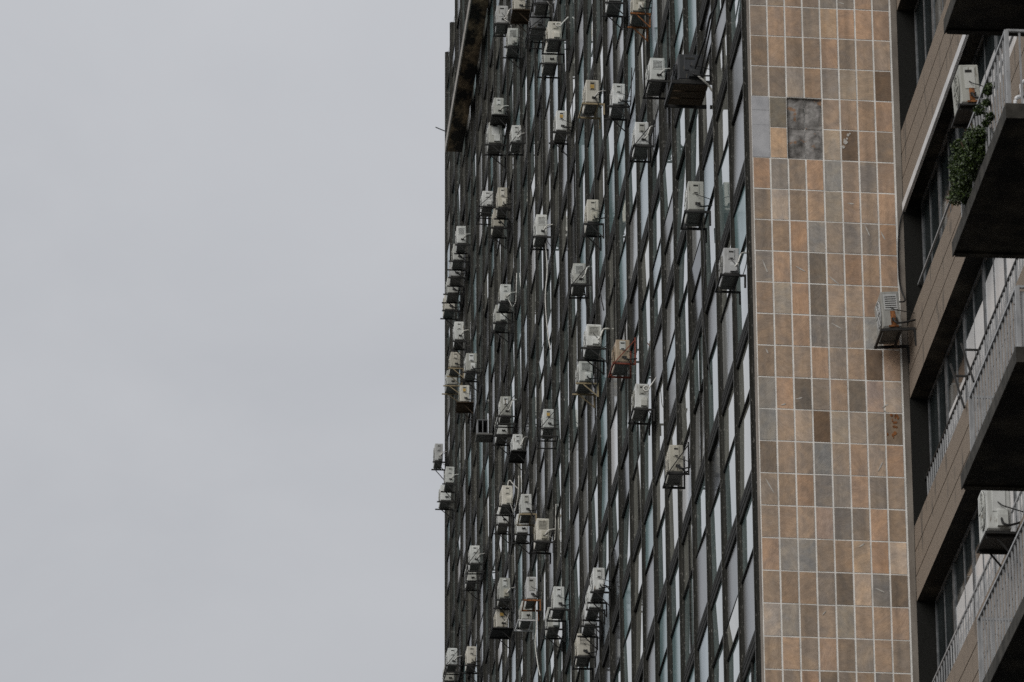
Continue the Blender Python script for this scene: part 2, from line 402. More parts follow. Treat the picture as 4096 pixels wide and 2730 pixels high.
# fins: stepped extrusion, thick foot at the glass and a thin tip
fin = MB()
prof = [(0.0, 0.0), (0.0, 0.045), (0.026, 0.050), (0.030, 0.062), (0.088, 0.070), (0.118, 0.070), (0.118, -0.030), (0.088, -0.030), (0.044, -0.022), (0.040, -0.006), (0.032, -0.006), (0.028, 0.0)]
fin.prism(prof, 2, 0.0, ROOF)
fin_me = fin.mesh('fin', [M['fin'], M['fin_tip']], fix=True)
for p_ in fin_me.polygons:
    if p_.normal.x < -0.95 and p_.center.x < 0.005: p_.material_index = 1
for i in range(NB + 1):
    o = tl('fin', fin_me, (XF + random.uniform(-.004, .004), Y0 + i * BAY, random.uniform(-0.04, 0.10) if i < NB - 3 else 0))

# floor beams (three ribs) and thin transoms, one piece per bay and floor
bw0, bw1 = 0.072, BAY - 0.032
beam = MB()
bp = [(0.121, -0.18), (0.052, -0.18), (0.045, -0.165), (0.045, -0.085), (0.068, -0.080), (0.068, -0.055), (0.045, -0.050), (0.045, 0.045), (0.068, 0.05), (0.068, 0.075), (0.050, 0.08), (0.050, 0.175), (0.121, 0.19)]
beam.prism(bp, 1, bw0, bw1)
beam_me = beam.mesh('floor_beam', M['beam'], fix=True)
tr = MB(); tr.box(0.064, 0.098, bw0, bw1, -0.024, 0.024); tr.box(0.054, 0.065, bw0, bw1, -0.010, 0.010)
tr_me = tr.mesh('transom', M['beam'])
ml = MB(); ml.box(0.058, 0.098, -0.022, 0.022, 0, 1)
ml_me = ml.mesh('mullion', M['beam'])

pane_cache = {}
def pane_mesh(kind, w, h):
    key = (kind, round(w, 3), round(h, 3))
    if key not in pane_cache:
        p = MB(); p.box(0, 0.012, -w / 2, w / 2, -h / 2, h / 2)
        pane_cache[key] = p.mesh('pane_' + kind, G[kind])
    return pane_cache[key]

def visible_range(y):
    # heights between which the facade at depth y stands in the picture, plus about one storey of margin
    return 33.09 + (y - 90.35) * 0.3444 - 2.2, 46.19 + (y - 90.35) * 0.4878 + 2.2
KINDS = ['clear'] * 36 + ['warm'] * 18 + ['teal'] * 14 + ['grey'] * 10 + ['pale'] * 2 + ['dark'] * 12 + ['folds'] * 9 + ['blue'] * 5
far = MB(); far_kinds = list(G.keys()); n_pane = 0
cells = []
for i in range(NB):
    y = Y0 + i * BAY + BAY / 2
    zlo, zhi = visible_range(y)
    for k in range(8, 28):
        zb = 3.0 * k + 1.035                      # beam centre
        if zb + 3 < zlo or zb > zhi: continue
        if zb + 0.2 > ROOF: continue
        cells.append((i, k, zb))
for (i, k, zb) in cells:
    yb = Y0 + i * BAY
    if zb > zlo - 99:
        tl('floor_beam', beam_me, (XF, yb, zb))
    top = min(zb + 3.0 - 0.18, ROOF - 0.1)
    z1 = zb + 0.19
    zt = zb + 1.705
    if top < zt + 0.3: continue
    pieces = []
    awning = random.random() < 0.16
    split = random.random() < 0.10
    if awning:
        zt = zt - 0.05; za = zt - 0.62
        tl('transom', tr_me, (XF, yb, zt)); tl('transom', tr_me, (XF, yb, za))
        pieces = [(z1, za - .03, 0), (za + .03, zt - .03, 1), (zt + .03, top, 0)]
    else:
        tl('transom', tr_me, (XF, yb, zt)); pieces = [(z1, zt - .03, 0), (zt + .03, top, 0)]
    cell_kind = random.choice(KINDS)
    for (a, c, aw) in pieces:
        kind = cell_kind if random.random() < 0.35 else random.choice(KINDS)
        halves = [(bw0, bw1)]
        if split and not aw:
            mo = tl('mullion', ml_me, (XF, yb + BAY * 0.5, a)); mo.scale = (1, 1, c - a)
            halves = [(bw0, BAY * 0.5 - .022), (BAY * 0.5 + .022, bw1)]
        for (u0, u1) in halves:
            w, h = u1 - u0, round(c - a, 3)
            rz = random.gauss(0, 0.007); ry = random.gauss(0, 0.012)
            if aw: ry = -random.choice((0.02, 0.05, 0.08))
            loc = (GL + (0.004 if not aw else -0.004), yb + (u0 + u1) / 2, (a + c) / 2)
            if i < 20 and n_pane < 300:
                n_pane += 1
                tl('pane', pane_mesh(kind, w, h), loc, (0, ry, rz))
            else:
                R = Matrix.Rotation(rz, 3, 'Z') @ Matrix.Rotation(ry, 3, 'Y')
                n0 = len(far.v); p = MB(); p.box(0, 0.012, -w / 2, w / 2, -h / 2, h / 2)
                far.add([(R @ Vector(v)) + Vector(loc) - Vector((XF, YN, 0)) for v in p.v], p.f, far_kinds.index(kind))
fo = link('far_panes', far.mesh('far_panes', [G[k] for k in far_kinds]), tower)
fo['kind'] = 'stuff'

# projecting ledge under the top storey, with stained underside, and the roof cap
l = MB()
l.prism([(-0.50, 0.0), (-0.003, 0.0), (-0.003, 0.26), (-0.50, 0.30)], 1, 108.0, 160.0)
lo = tl('ledge', l.mesh('ledge', M['ledge'], fix=True), (XF, 0, 74.80))
l = MB(); l.box(-0.545, -0.503, 108, 160.03, -0.03, 0.30)
link('edge_strip', l.mesh('ledge_edge', M['ledge_edge']), lo)
c = MB(); c.box(GL + 0.03, GL + 1.0, YN + 0.5, YEND - 0.05, ROOF - 0.149, ROOF - 0.02)
tl('roof_cap', c.mesh('roof_cap', M['beam']))

# ------------------------------------------------------------------ stone end wall
DW = math.radians(1.7031)
TW, TH, ZL0 = 0.31908, 0.60, 45.565
wall = MB(); hz1, hz0, hu0, hu1 = ZL0 - 3 * TH, ZL0 - 5 * TH, 2 * TW, 4 * TW
wall.box(0.0, 8 * TW + 0.022, 0.005, 0.30, 0.0, hz0); wall.box(0.0, 8 * TW + 0.022, 0.005, 0.30, hz1, ROOF + 0.5)
wall.box(0.0, hu0, 0.005, 0.30, hz0, hz1); wall.box(hu1, 8 * TW + 0.022, 0.005, 0.30, hz0, hz1); wall.box(hu0, hu1, 0.06, 0.30, hz0, hz1)
wall_me = wall.mesh('end_wall', [M['grout'], M['strip'], M['mortar']])
for p_ in wall_me.polygons:
    if p_.normal.x < -0.9 and p_.center.x < 0.001: p_.material_index = 1
wo_ = tl('end_wall', wall_me, (XF, YN, 0), (0, 0, DW))
w2 = MB(); w2.box(8 * TW + 0.0235, 2.682, 0.004, 0.30, 0.0, ROOF + 0.5)
link('edge_render', w2.mesh('edge_render', M['strip']), wo_)
CLS = {  # base colours of the stone
    'o': (0.490, 0.318, 0.192), 'p': (0.470, 0.330, 0.240), 't': (0.430, 0.312, 0.208), 'b': (0.350, 0.258, 0.170),
    'g': (0.325, 0.280, 0.222), 'G': (0.345, 0.330, 0.285), 'd': (0.190, 0.148, 0.102), 'D': (0.150, 0.094, 0.050),
    'l': (0.540, 0.435, 0.322), 'L': (0.540, 0.385, 0.235), 's': (0.245, 0.224, 0.192), 'c': (0.450, 0.375, 0.270),
    'm': (0.180, 0.175, 0.135)}
ROWS = ['tobgtobt', 'otgbotbt', 'btogtlob', 'gobtotbg', 'tbotgobt', 'gbttgsog',      # rows -6 .. -1
        'toogLooo', 'btbtobtt', 'gbltgcLD', 'WmXXttto', 'WLXXcDob', 'ogboGtgo', 'blbtcoto', 'bboGgggo', 'gooDtoto' .replace('D', 'd'),
        'tcodttob', 'btosgtGt', 'bbtogtDo', 'GodgtdpS', 'GtlDcggd', 'dttGtoto', 'bbosgosL'.replace('L', 't'), 'bttpsgob', 'oGGbbLol',
        'bbbsdlsd', 'lGbtctto', 'btbobgtb', 'bbodbbsb', 'tgobtbog', 'btogtbto', 'obtbgotb', 'gtbotbot']
tile_b = MB(); tile_b.box(0.011, TW - 0.011, 0.0, 0.0115, -TH + 0.007, -0.007)
tile_mes = []
for v in range(5):
    t_ = MB(); e = [random.uniform(-.002, .002) for _ in range(4)]
    x0, x1, z0, z1 = 0.0165, TW - 0.0165, -TH + 0.0115, -0.0115
    t_.add([(x0, 0, z0 + e[0]), (x1, 0, z0 + e[1]), (x1, 0, z1 + e[2]), (x0, 0, z1 + e[3]), (x0, 0.006, z0 + e[0]), (x1, 0.006, z0 + e[1]), (x1, 0.006, z1 + e[2]), (x0, 0.006, z1 + e[3])],
           [(0, 1, 2, 3), (7, 6, 5, 4), (0, 4, 5, 1), (1, 5, 6, 2), (2, 6, 7, 3), (3, 7, 4, 0)])
    tile_mes.append(t_.mesh('stone_tile', M['tile']))
mort = MB(); 
for ix in range(9):
    for iz in range(13):
        pass
def rough_patch(nu, nv, w, h, amp):
    """a dab of setting mortar: domed heap with a ragged surface, sunk at its rim"""
    p = MB(); vs = []; fs = []; ph = random.uniform(0, 6.28)
    for j in range(nv + 1):
        for i in range(nu + 1):
            a, b_ = 2 * i / nu - 1, 2 * j / nv - 1
            rr0 = math.hypot(a, b_); dome = max(0.0, 1 - rr0 ** 3) * 0.7 + 0.18 * math.sin(7 * rr0 + ph) + random.uniform(-.25, .25)
            vs.append((w * i / nu, -amp * max(0.0, dome), -h * j / nv))
    for j in range(nv):
        for i in range(nu):
            a = j * (nu + 1) + i; fs.append((a, a + nu + 1, a + nu + 2, a + 1))
    p.add(vs, fs); return p
for r, row in enumerate(ROWS):
    rr_ = r - 6
    for cidx, code in enumerate(row[:8]):
        if code in 'XW': continue
        key = code if code in CLS else ('l' if code == 'S' else 't')
        base = CLS[key]; v = random.uniform(1.02, 1.28); hshift = random.uniform(-0.05, 0.05)
        o = link('stone_tile', random.choice(tile_mes), wo_, (cidx * TW, random.uniform(-.0025, .001), ZL0 - rr_ * TH + random.uniform(-.002, .002)))
        base = [0.80 * q_ + 0.20 * mq for q_, mq in zip(base, (0.390, 0.318, 0.238))]; gy = sum(base) / 3; base = [0.88 * q_ + 0.12 * gy for q_ in base]
        o.color = (base[0] * v * (1 + hshift), base[1] * v * 1.0, base[2] * v * 1.04 * (1 - hshift), 1)
        if code == 'S': o['label'] = 'cream stone tile with rust stains'
for (u, z, ra) in ((1.682, 42.935, .042), (1.730, 43.07, .026), (1.640, 42.83, .030), (1.708, 43.0, .020), (1.765, 43.10, .016), (1.66, 42.985, .014)):
    cm = MB(); ring = [(u + ra * math.cos(.785 * i) * random.uniform(.7, 1.15), z + ra * 1.2 * math.sin(.785 * i) * random.uniform(.7, 1.15)) for i in range(8)]
    cm.prism(ring, 1, -0.006 - random.uniform(0, .002), 0.004)
    link('plaster_blob', cm.mesh('plaster_blob', M['chip'], fix=True), wo_)
# bare mortar where four tiles fell off, and the pale plaster patch beside it
for (c0, r0) in ((2, 3), (3, 3), (2, 4), (3, 4)):
    p = rough_patch(12, 20, TW - 0.014, TH - 0.014, 0.032)
    o = link('bare_mortar', p.mesh('bare_mortar', M['mortar'], smooth=True), wo_, (c0 * TW + .007, 0.046, ZL0 - r0 * TH - .007))
p = MB(); p.box(0.004, TW - 0.004, -0.004, 0.008, -0.27, -0.006); p.box(0.006, TW - 0.002, -0.003, 0.008, -0.56, -0.275); p.box(0.004, TW - 0.003, -0.005, 0.008, -1.193, -0.564)
link('plaster_patch', p.mesh('plaster_patch', M['plaster']), wo_, (0, 0, ZL0 - 3 * TH))
# rust stains on the cream tile and pale chips knocked into the stone
for (u0, z0, u1, z1) in [(0.727, 40.485, 0.894, 40.392), (1.298, 40.333, 1.485, 40.173), (1.332, 39.427, 1.524, 39.316), (1.983, 41.340, 2.066, 41.126), (1.68, 41.745, 1.80, 41.732), (2.266, 41.217, 2.338, 41.066), (0.662, 37.957, 0.782, 37.990), (0.399, 37.833, 0.492, 37.865), (2.081, 36.660, 2.166, 36.836), (0.100, 36.454, 0.239, 36.195), (1.969, 34.499, 2.132, 34.427), (0.158, 38.894, 0.196, 38.801), (0.137, 40.584, 0.221, 40.348), (1.706, 35.243, 1.805, 35.315), (1.036, 33.982, 1.094, 34.048), (1.60, 45.71, 1.73, 45.66), (2.19, 37.86, 2.30, 37.93), (2.20, 37.83, 2.26, 37.78)]:
    d = Vector((u1 - u0, z1 - z0)); n = Vector((-d.y, d.x)).normalized(); L = d.length
    vs = []
    for t in range(7):
        f_ = t / 6; wd = 0.014 * math.sin(math.pi * (0.12 + 0.8 * f_)) * random.uniform(.7, 1.2) * (0.5 + 0.7 * f_)
        c_ = Vector((u0, z0)) + d * f_
        vs += [c_ + n * wd, c_ - n * wd]
    cm = MB()
    front = [(v.x, -0.0052, v.y) for v in vs]; back = [(v.x, 0.004, v.y) for v in vs]
    fs = [(2 * t, 2 * t + 2, 2 * t + 3, 2 * t + 1) for t in range(6)]
    fs += [(2 * t + 14, 2 * t + 16, 2 * t + 2, 2 * t) for t in range(6)] + [(2 * t + 1, 2 * t + 3, 2 * t + 17, 2 * t + 15) for t in range(6)]
    cm.add(front + back, fs)
    link('stone_chip', cm.mesh('stone_chip', M['chip'], fix=True), wo_)
for _ in range(16):
    a = random.random(); u = 2.30 + 0.13 * a + random.gauss(0, .05); z = 37.35 + 0.42 * a + random.gauss(0, .05)
    u = min(max(u, 2.27), 2.50); z = min(max(z, 37.24), 37.72)
    cm = MB(); n = 7; ra = random.uniform(.012, .035); rb = random.uniform(.02, .05)
    ring = [(u + ra * math.cos(6.283 * i / n) * random.uniform(.6, 1.1), z + rb * math.sin(6.283 * i / n) * random.uniform(.6, 1.1)) for i in range(n)]
    cm.prism(ring, 1, -0.0046 - random.uniform(0, .001), 0.004)
    link('rust_stain', cm.mesh('rust_stain', M['rust'], fix=True), wo_)

# ------------------------------------------------------------------ apartment building beside the tower
XB, YB0, YB1 = 14.37, 66.0, 89.352
flats = empty('apartment_building', (XB, YB0, 0))
tag(flats, 'sand coloured apartment building with grooved bands, recessed windows and balconies', 'building')
def fl(name, me, loc=(0, 0, 0), rot=(0, 0, 0), parent=None):
    if parent: return link(name, me, parent, loc, rot)
    return link(name, me, flats, (loc[0] - XB, loc[1] - YB0, loc[2]), rot)
b = MB(); b.box(XB + 0.345, XB + 14, YB0, YB1 + 0.2, 0.0, 62.0)
fl('core_wall', b.mesh('core_wall_flats', M['core']))
PITCH, ZB0, BH = 3.765, 34.28, 1.37
band = MB()
h3 = (BH - 0.05) / 3
bp = [(0.342, 0.0), (0.0, 0.0), (0.0, h3), (0.03, h3 + .003), (0.03, h3 + .022), (0.0, h3 + 0.025), (0.0, 2 * h3 + .025), (0.03, 2 * h3 + .028), (0.03, 2 * h3 + .047), (0.0, 2 * h3 + .05), (0.0, BH), (0.342, BH)]
band.prism(bp, 1, YB0, YB1)
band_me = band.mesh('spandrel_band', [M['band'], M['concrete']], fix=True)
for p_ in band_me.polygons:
    if p_.normal.z < -0.9 and p_.center.z < 0.01: p_.material_index = 1  # band undersides recoloured near black to stand for their shade
ZBS = [ZB0 + PITCH * k for k in range(-2, 5)]
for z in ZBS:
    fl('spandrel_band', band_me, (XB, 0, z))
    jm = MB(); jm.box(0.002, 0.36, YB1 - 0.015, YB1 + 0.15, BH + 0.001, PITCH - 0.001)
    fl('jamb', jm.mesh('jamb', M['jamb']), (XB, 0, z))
# windows in the recesses
XWIN = 0.300
CURT = {1: lambda a: 1.5 if a in (1, 2, 3, 4) else 0, 2: lambda a: (0, 1.25, 1.75, 1.95, 1.6, 1.4, 1.4)[a], 3: lambda a: (0, 0, 1.45, 1.6, 1.2, 1.2, 1.2)[a]}
fr_y = [89.30, 87.30, 85.28, 83.25, 81.2, 79.2, 77.2, 75.2]
for li, z in enumerate(ZBS):
    z0, z1 = z + BH + 0.02, z + PITCH - 0.02
    for a in range(len(fr_y) - 1):
        y1_, y0_ = fr_y[a] - 0.03, fr_y[a + 1] + 0.03
        wf = MB()
        wf.box(0, 0.045, y1_ - 0.055, y1_, z0, z1); wf.box(0, 0.045, y0_, y0_ + 0.055, z0, z1)
        wf.box(0.001, 0.044, y0_ + 0.056, y1_ - 0.056, z0, z0 + 0.05); wf.box(0.001, 0.044, y0_ + 0.056, y1_ - 0.056, z1 - 0.05, z1)
        mid = (y0_ + y1_) / 2 + random.uniform(-.1, .1)
        wf.box(0.006, 0.040, mid - 0.02, mid + 0.02, z0 + 0.051, z1 - 0.051)
        w_ = fl('window', wf.mesh('window_frame', M['alu']), (XB + XWIN, 0, 0))
        for (p0, p1) in ((y0_ + .056, mid - .021), (mid + .021, y1_ - .056)):
            cz = CURT[li](a) if li in CURT else 0.0
            spans = [(z0 + .051, z1 - .051, 'flat')] if cz <= 0 else [(z0 + .051, z0 + cz, 'pale'), (z0 + cz + .002, z1 - .051, 'flat')]
            for (q0, q1, gk) in spans:
                pn = MB(); pn.box(0.018, 0.026, -(p1 - p0) / 2, (p1 - p0) / 2, -(q1 - q0) / 2, (q1 - q0) / 2)
                link('pane', pn.mesh('flat_pane', G[gk]), w_, (0, (p0 + p1) / 2, (q0 + q1) / 2), (0, random.gauss(0, .003), random.gauss(0, .005)))
# window guard rails standing on the bands, inside the recess
def guard(li, hand_mat, bars, hr, sp, y0=76.5):
    z = ZBS[li] + BH
    r_ = MB(); r_.bar((0.22, y0, z + hr), (0.22, 89.33, z + hr), 0.035, 0.035)
    ro = fl('guard_rail', r_.mesh('handrail', hand_mat), (XB, 0, 0))
    if bars:
        bb = MB(); bb.box(-0.012, 0.012, -0.008, 0.008, 0, hr - 0.02)
        me = bb.mesh('guard_bar', M['paint_bar']); y = 89.1
        while y > y0:
            link('bar', me, ro, (0.22, y, z)); y -= sp
XR = 1.02
guard(1, M['paint_bar'], True, 0.90, 0.26)
guard(2, M['black_metal'], True, 0.88, 0.22)
guard(3, M['paint_bar'], False, 0.80, 0.24)
# pale blind track below the third band
t_ = MB(); t_.prism([(-0.03, -0.21), (0.02, -0.21), (0.02, -0.012), (-0.03, -0.05)], 1, 80.0, 89.30)
fl('blind_track', t_.mesh('blind_track', M['white_trim'], fix=True), (XB, 0, ZBS[4]))

# balconies
def balcony(z, zr, extra):
    y0, y1, x0 = 71.2, 76.17, 12.99
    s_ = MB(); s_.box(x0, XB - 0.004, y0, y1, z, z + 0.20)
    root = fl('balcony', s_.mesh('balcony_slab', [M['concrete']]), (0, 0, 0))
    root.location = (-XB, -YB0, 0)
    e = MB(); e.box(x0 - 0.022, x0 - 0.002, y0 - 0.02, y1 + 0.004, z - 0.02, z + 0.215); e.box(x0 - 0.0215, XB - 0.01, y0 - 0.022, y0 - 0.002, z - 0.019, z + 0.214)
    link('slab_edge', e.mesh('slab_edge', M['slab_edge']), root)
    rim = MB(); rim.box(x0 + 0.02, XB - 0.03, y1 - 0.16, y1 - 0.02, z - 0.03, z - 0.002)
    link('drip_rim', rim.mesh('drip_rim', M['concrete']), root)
    xr, yf, yn, zt = x0 + 0.045, 75.42, y0 + 0.06, z + 0.20
    hr = MB(); hr.bar((xr, yn, zr), (xr, yf, zr), 0.05, 0.035); link('handrail', hr.mesh('handrail', M['paint_bar']), root)
    hr = MB(); hr.bar((xr, yf, zr - .001), (XB - .02, yf, zr - .001), 0.05, 0.035); link('handrail', hr.mesh('handrail', M['paint_bar']), root)
    hr = MB(); hr.bar((xr, yn, zr - .002), (XB - .02, yn, zr - .002), 0.05, 0.035); link('handrail', hr.mesh('handrail', M['paint_bar']), root)
    for (xx, yy) in ((xr, yf), (xr, yn)):
        p = MB(); p.box(xx - .03, xx + .03, yy - .03, yy + .03, zt, zr); link('post', p.mesh('post', M['paint_bar']), root)
    bb = MB(); bb.box(-0.014, 0.014, -0.009, 0.009, zt, zr - 0.018)
    me = bb.mesh('rail_bar', M['paint_bar']); y = yf - 0.22
    while y > yn + 0.1:
        link('bar', me, root, (xr, y, 0)); y -= 0.245
    x = xr + 0.2
    while x < XB - 0.1:
        link('bar', me, root, (x, yf, 0)); x += 0.2
    x = xr + 0.19
    while x < XB - 0.1:
        link('bar', me, root, (x, yn, 0)); x += 0.19
    if extra:
        p = MB(); p.box(xr + .05, XB - .1, yn + .04, yn + .06, zt + .05, zr - .05); link('end_panel', p.mesh('end_panel', M['white_trim']), root)
    return root
balcony(27.62, 28.95, False)
balcony(31.27, 32.43, True)
balcony(35.03, 36.43, False)
balcony(38.75, 40.0, False)

# ------------------------------------------------------------------ air conditioners
D0, L0, H0 = 0.28, 0.76, 0.54
def ac_protos():
    P = {}
    c = MB(); c.box(-D0, 0, 0, L0, 0.012, H0); P['casing'] = c
    s = MB(); s.box(-D0 + .012, -.012, .012, L0 - .012, -0.004, 0.011)
    for yy in (.10, .60): s.box(-D0 - .01, .01, yy, yy + .06, -0.018, -0.004)
    P['base'] = s
    gpl = MB(); n = 20; cy, cz = .31, .275
    ring = lambda r: [(cy + r * math.cos(6.2832 * i / n), cz + r * math.sin(6.2832 * i / n)) for i in range(n)]
    gpl.prism(ring(.215), 0, -D0 - .004, -D0 + .01, 1)
    for r in (.21, .165, .12, .075, .03):
        a, b_ = ring(r), ring(r - .012)
        vs = [(-D0 - .02, *p) for p in a] + [(-D0 - .02, *p) for p in b_] + [(-D0 - .005, *p) for p in a] + [(-D0 - .005, *p) for p in b_]
        fs = []
        for i in range(n):
            j = (i + 1) % n
            fs += [(i, j, n + j, n + i), (i, 2 * n + i, 2 * n + j, j), (n + j, 3 * n + j, 3 * n + i, n + i)]
        gpl.add(vs, fs, 0)
    for k in range(6):
        t = k * math.pi / 3; gpl.bar((-D0 - .022, cy, cz), (-D0 - .022, cy + .21 * math.cos(t), cz + .21 * math.sin(t)), .012, .01, 0)
    P['grille'] = gpl
    return P
PR = ac_protos()
mesh_cache = {}
def ac_mesh(key, paint):
    k = (key, paint)
    if k not in mesh_cache:
        if key == 'casing': mesh_cache[k] = PR['casing'].mesh('casing', M[paint], bevel=0.018)
        elif key == 'base': mesh_cache[k] = PR['base'].mesh('base_pan', M['pan'])
        elif key == 'grille': mesh_cache[k] = PR['grille'].mesh('fan_grille', [M[paint], M['slot']], fix=True)
        elif key == 'panel':
            p = MB(); p.box(-.205, -.085, -.012, .004, .30, .505); mesh_cache[k] = p.mesh('service_panel', M[paint], bevel=0.005)
        elif key == 'panel2':
            p = MB(); p.box(-.215, -.060, -.010, .004, .20, .500); mesh_cache[k] = p.mesh('service_panel', M[paint], bevel=0.005)
        elif key == 'panel3':
            p = MB(); p.box(-.245, -.035, -.008, .004, .265, .500); mesh_cache[k] = p.mesh('service_panel', M[paint], bevel=0.004)
        elif key == 'vents':
            p = MB()
            for q in range(6): p.box(-.225, -.055, -.0115, .002, .290 + q * .032, .301 + q * .032)
            mesh_cache[k] = p.mesh('vent_slot', M['slot'])
        elif key == 'cover':
            p = MB(); p.prism([(-.01, .035), (.004, .035), (.004, .245), (-.045, .205), (-.065, .150), (-.065, .035)], 0, -.165, -.045)
            mesh_cache[k] = p.mesh('valve_cover', M[paint], fix=True)
        elif key == 'valve':
            p = MB()
            for xx in (-.14, -.08): p.tube([(xx, .004, .12), (xx, -.05, .12)], .016, 6); p.tube([(xx, -.04, .12), (xx, -.04, .085)], .010, 6)
            p.box(-.155, -.065, -.004, .002, .095, .145); mesh_cache[k] = p.mesh('valve', [M['slot']], fix=True)
        elif key == 'slot':
            p = MB(); p.box(-.185, -.105, -.0165, .002, .440, .468); p.box(-.175, -.110, -.0165, .002, .312, .328); mesh_cache[k] = p.mesh('handle_slot', M['slot'])
        elif key == 'slot2':
            p = MB(); p.box(-.200, -.100, -.0145, .002, .425, .462); mesh_cache[k] = p.mesh('handle_slot', M['slot'])
        elif key == 'label':
            p = MB(); p.box(-.190, -.105, -.0150, .002, .335, .425); mesh_cache[k] = p.mesh('amber_label', M['amber'])
    return mesh_cache[k]
def bracket_mesh(style, mat, ext, gap):
    k = ('br', style, mat, ext, gap)
    if k in mesh_cache: return mesh_cache[k]
    p = MB(); x0, x1 = -D0 - ext, gap; z = -.040; ym, yM = .04, .72
    t = .036
    if style == 'arm':                       # two plain arms with wall plates and lower struts
        y = 0.0
        p.box(x0, x1, y - t / 2, y + t / 2, z - t / 2, z + t / 2); p.box(x1 - .035, x1, y - .0175, y + .0175, z - .34, z - t / 2)
        p.bar((x1 - .02, y, z - .32), (-D0 * .75, y, z - .01), .022)
    elif style == 'tray':                    # arms carrying a frame
        for y in (ym - .06, yM + .06):
            p.box(x0, x1, y - t / 2, y + t / 2, z - t / 2, z + t / 2); p.box(x1 - .035, x1, y - .0175, y + .0175, z - .25, z - t / 2 - .001)
        for xx in (x0 + .02, -.02): p.box(xx - .016, xx + .016, ym - .04, yM + .04, z - .017, z + .016)
    elif style == 'cage':                    # open angle-iron cage below, hung from stays
        for y in (ym - .07, yM + .07):
            p.box(x0, x1, y - .015, y + .015, z - .015, z + .015); p.box(x0, x0 + .03, y - .015, y + .015, z - .20, z - .016)
            p.box(x0, x1, y - .015, y + .015, z - .23, z - .201)
            p.bar((x0 + .02, y - .025, z), (x1 - .02, y - .025, H0 * 1.05), .016)
        for zz in (z, z - .215):
            p.box(x0 + .002, x0 + .028, ym - .054, yM + .054, zz - .014, zz + .014)
        p.box(x1 - .03, x1 - .002, ym - .054, yM + .054, z - .23, z - .20)
    elif style == 'stay':                    # arms hung from sloping stays
        for y in (ym - .05, yM + .04):
            p.box(x0, x1, y - t / 2, y + t / 2, z - t / 2, z + t / 2)
            p.bar((x0 + .03, y - .03, z), (x1 - .03, y - .03, H0 * .95), .018)
            p.box(x1 - .03, x1, y - .016, y + .016, z + .02, H0 * 1.1)
        p.box(x0 + .002, x0 + .03, ym - .03, yM + .02, z - .015, z + .015)
    elif style == 'slats':                   # heavy boxed-in frame with boards below
        p.box(x0, x1, ym - .06, ym - .03, z - .05, z + .02); p.box(x0, x1, yM + .05, yM + .08, z - .05, z + .02)
        p.box(x0, x0 + .03, ym - .029, yM + .049, z - .05, z + .02)
        p.box(x1 - .05, x1, ym - .06, ym - .01, z + .021, H0 * 1.0)
    elif style == 'shelf':                   # solid board on arms
        p.box(x0, x1, ym - .10, yM + .12, z - .012, z + .012)
        for y in (ym, yM): p.box(x0 + .02, x1, y - .018, y + .018, z - .045, z - .013); p.bar((x1 - .02, y, z - .34), (-D0 * .6, y, z - .04), .02)
    me = p.mesh('bracket', M[mat], fix=True); mesh_cache[k] = me; return me
def pipe_mesh(style, gap):
    k = ('pipe', style, gap)
    if k in mesh_cache: return mesh_cache[k]
    p = MB(); w = gap + .02
    if style == 0:
        p.tube(curve_pts([(-.10, -.045, .11), (-.06, -.09, .17), (.0, -.07, .24), (w, .02, .30)]), .013, 6, 0)
        p.tube(curve_pts([(-.14, -.045, .11), (-.10, -.11, .09), (-.02, -.10, .16), (w, .03, .27)]), .009, 5, 1)
    elif style == 1:
        p.tube(curve_pts([(-.12, -.05, .12), (-.11, -.10, .05), (-.03, -.10, .03), (w, .0, .10)]), .014, 6, 1)
        p.tube(curve_pts([(-.15, -.015, .30), (-.10, -.06, .25), (-.02, -.08, .22), (w, .0, .20)]), .007, 5, 1)
    elif style == 2:
        a = []
        for t in range(15):
            th = t / 14 * 4 * math.pi; a.append((-.07 + .06 * math.cos(th), -.05 - .003 * t, .40 + .06 * math.sin(th)))
        p.tube(a + [(.02, -.09, .46), (w, -.05, .66)], .014, 6, 0)
    elif style == 3:
        p.tube(curve_pts([(-.09, -.05, .12), (-.03, -.08, .20), (.03, -.05, .40), (w, .03, .46)]), .016, 6, 0)
        p.tube(curve_pts([(-.15, -.02, .31), (-.13, -.06, .24), (-.09, -.06, .20), (-.08, -.05, .12)]), .006, 5, 1)
    elif style == 4:
        p.tube(curve_pts([(-.12, .10, H0 - .02), (-.12, .10, .66), (-.07, .10, .72), (-.02, .10, .66), (w, .10, .50)]), .013, 6, 0)
    me = p.mesh('pipe', [M['pipe_white'], M['pipe_black']], smooth=True, fix=True); mesh_cache[k] = me; return me

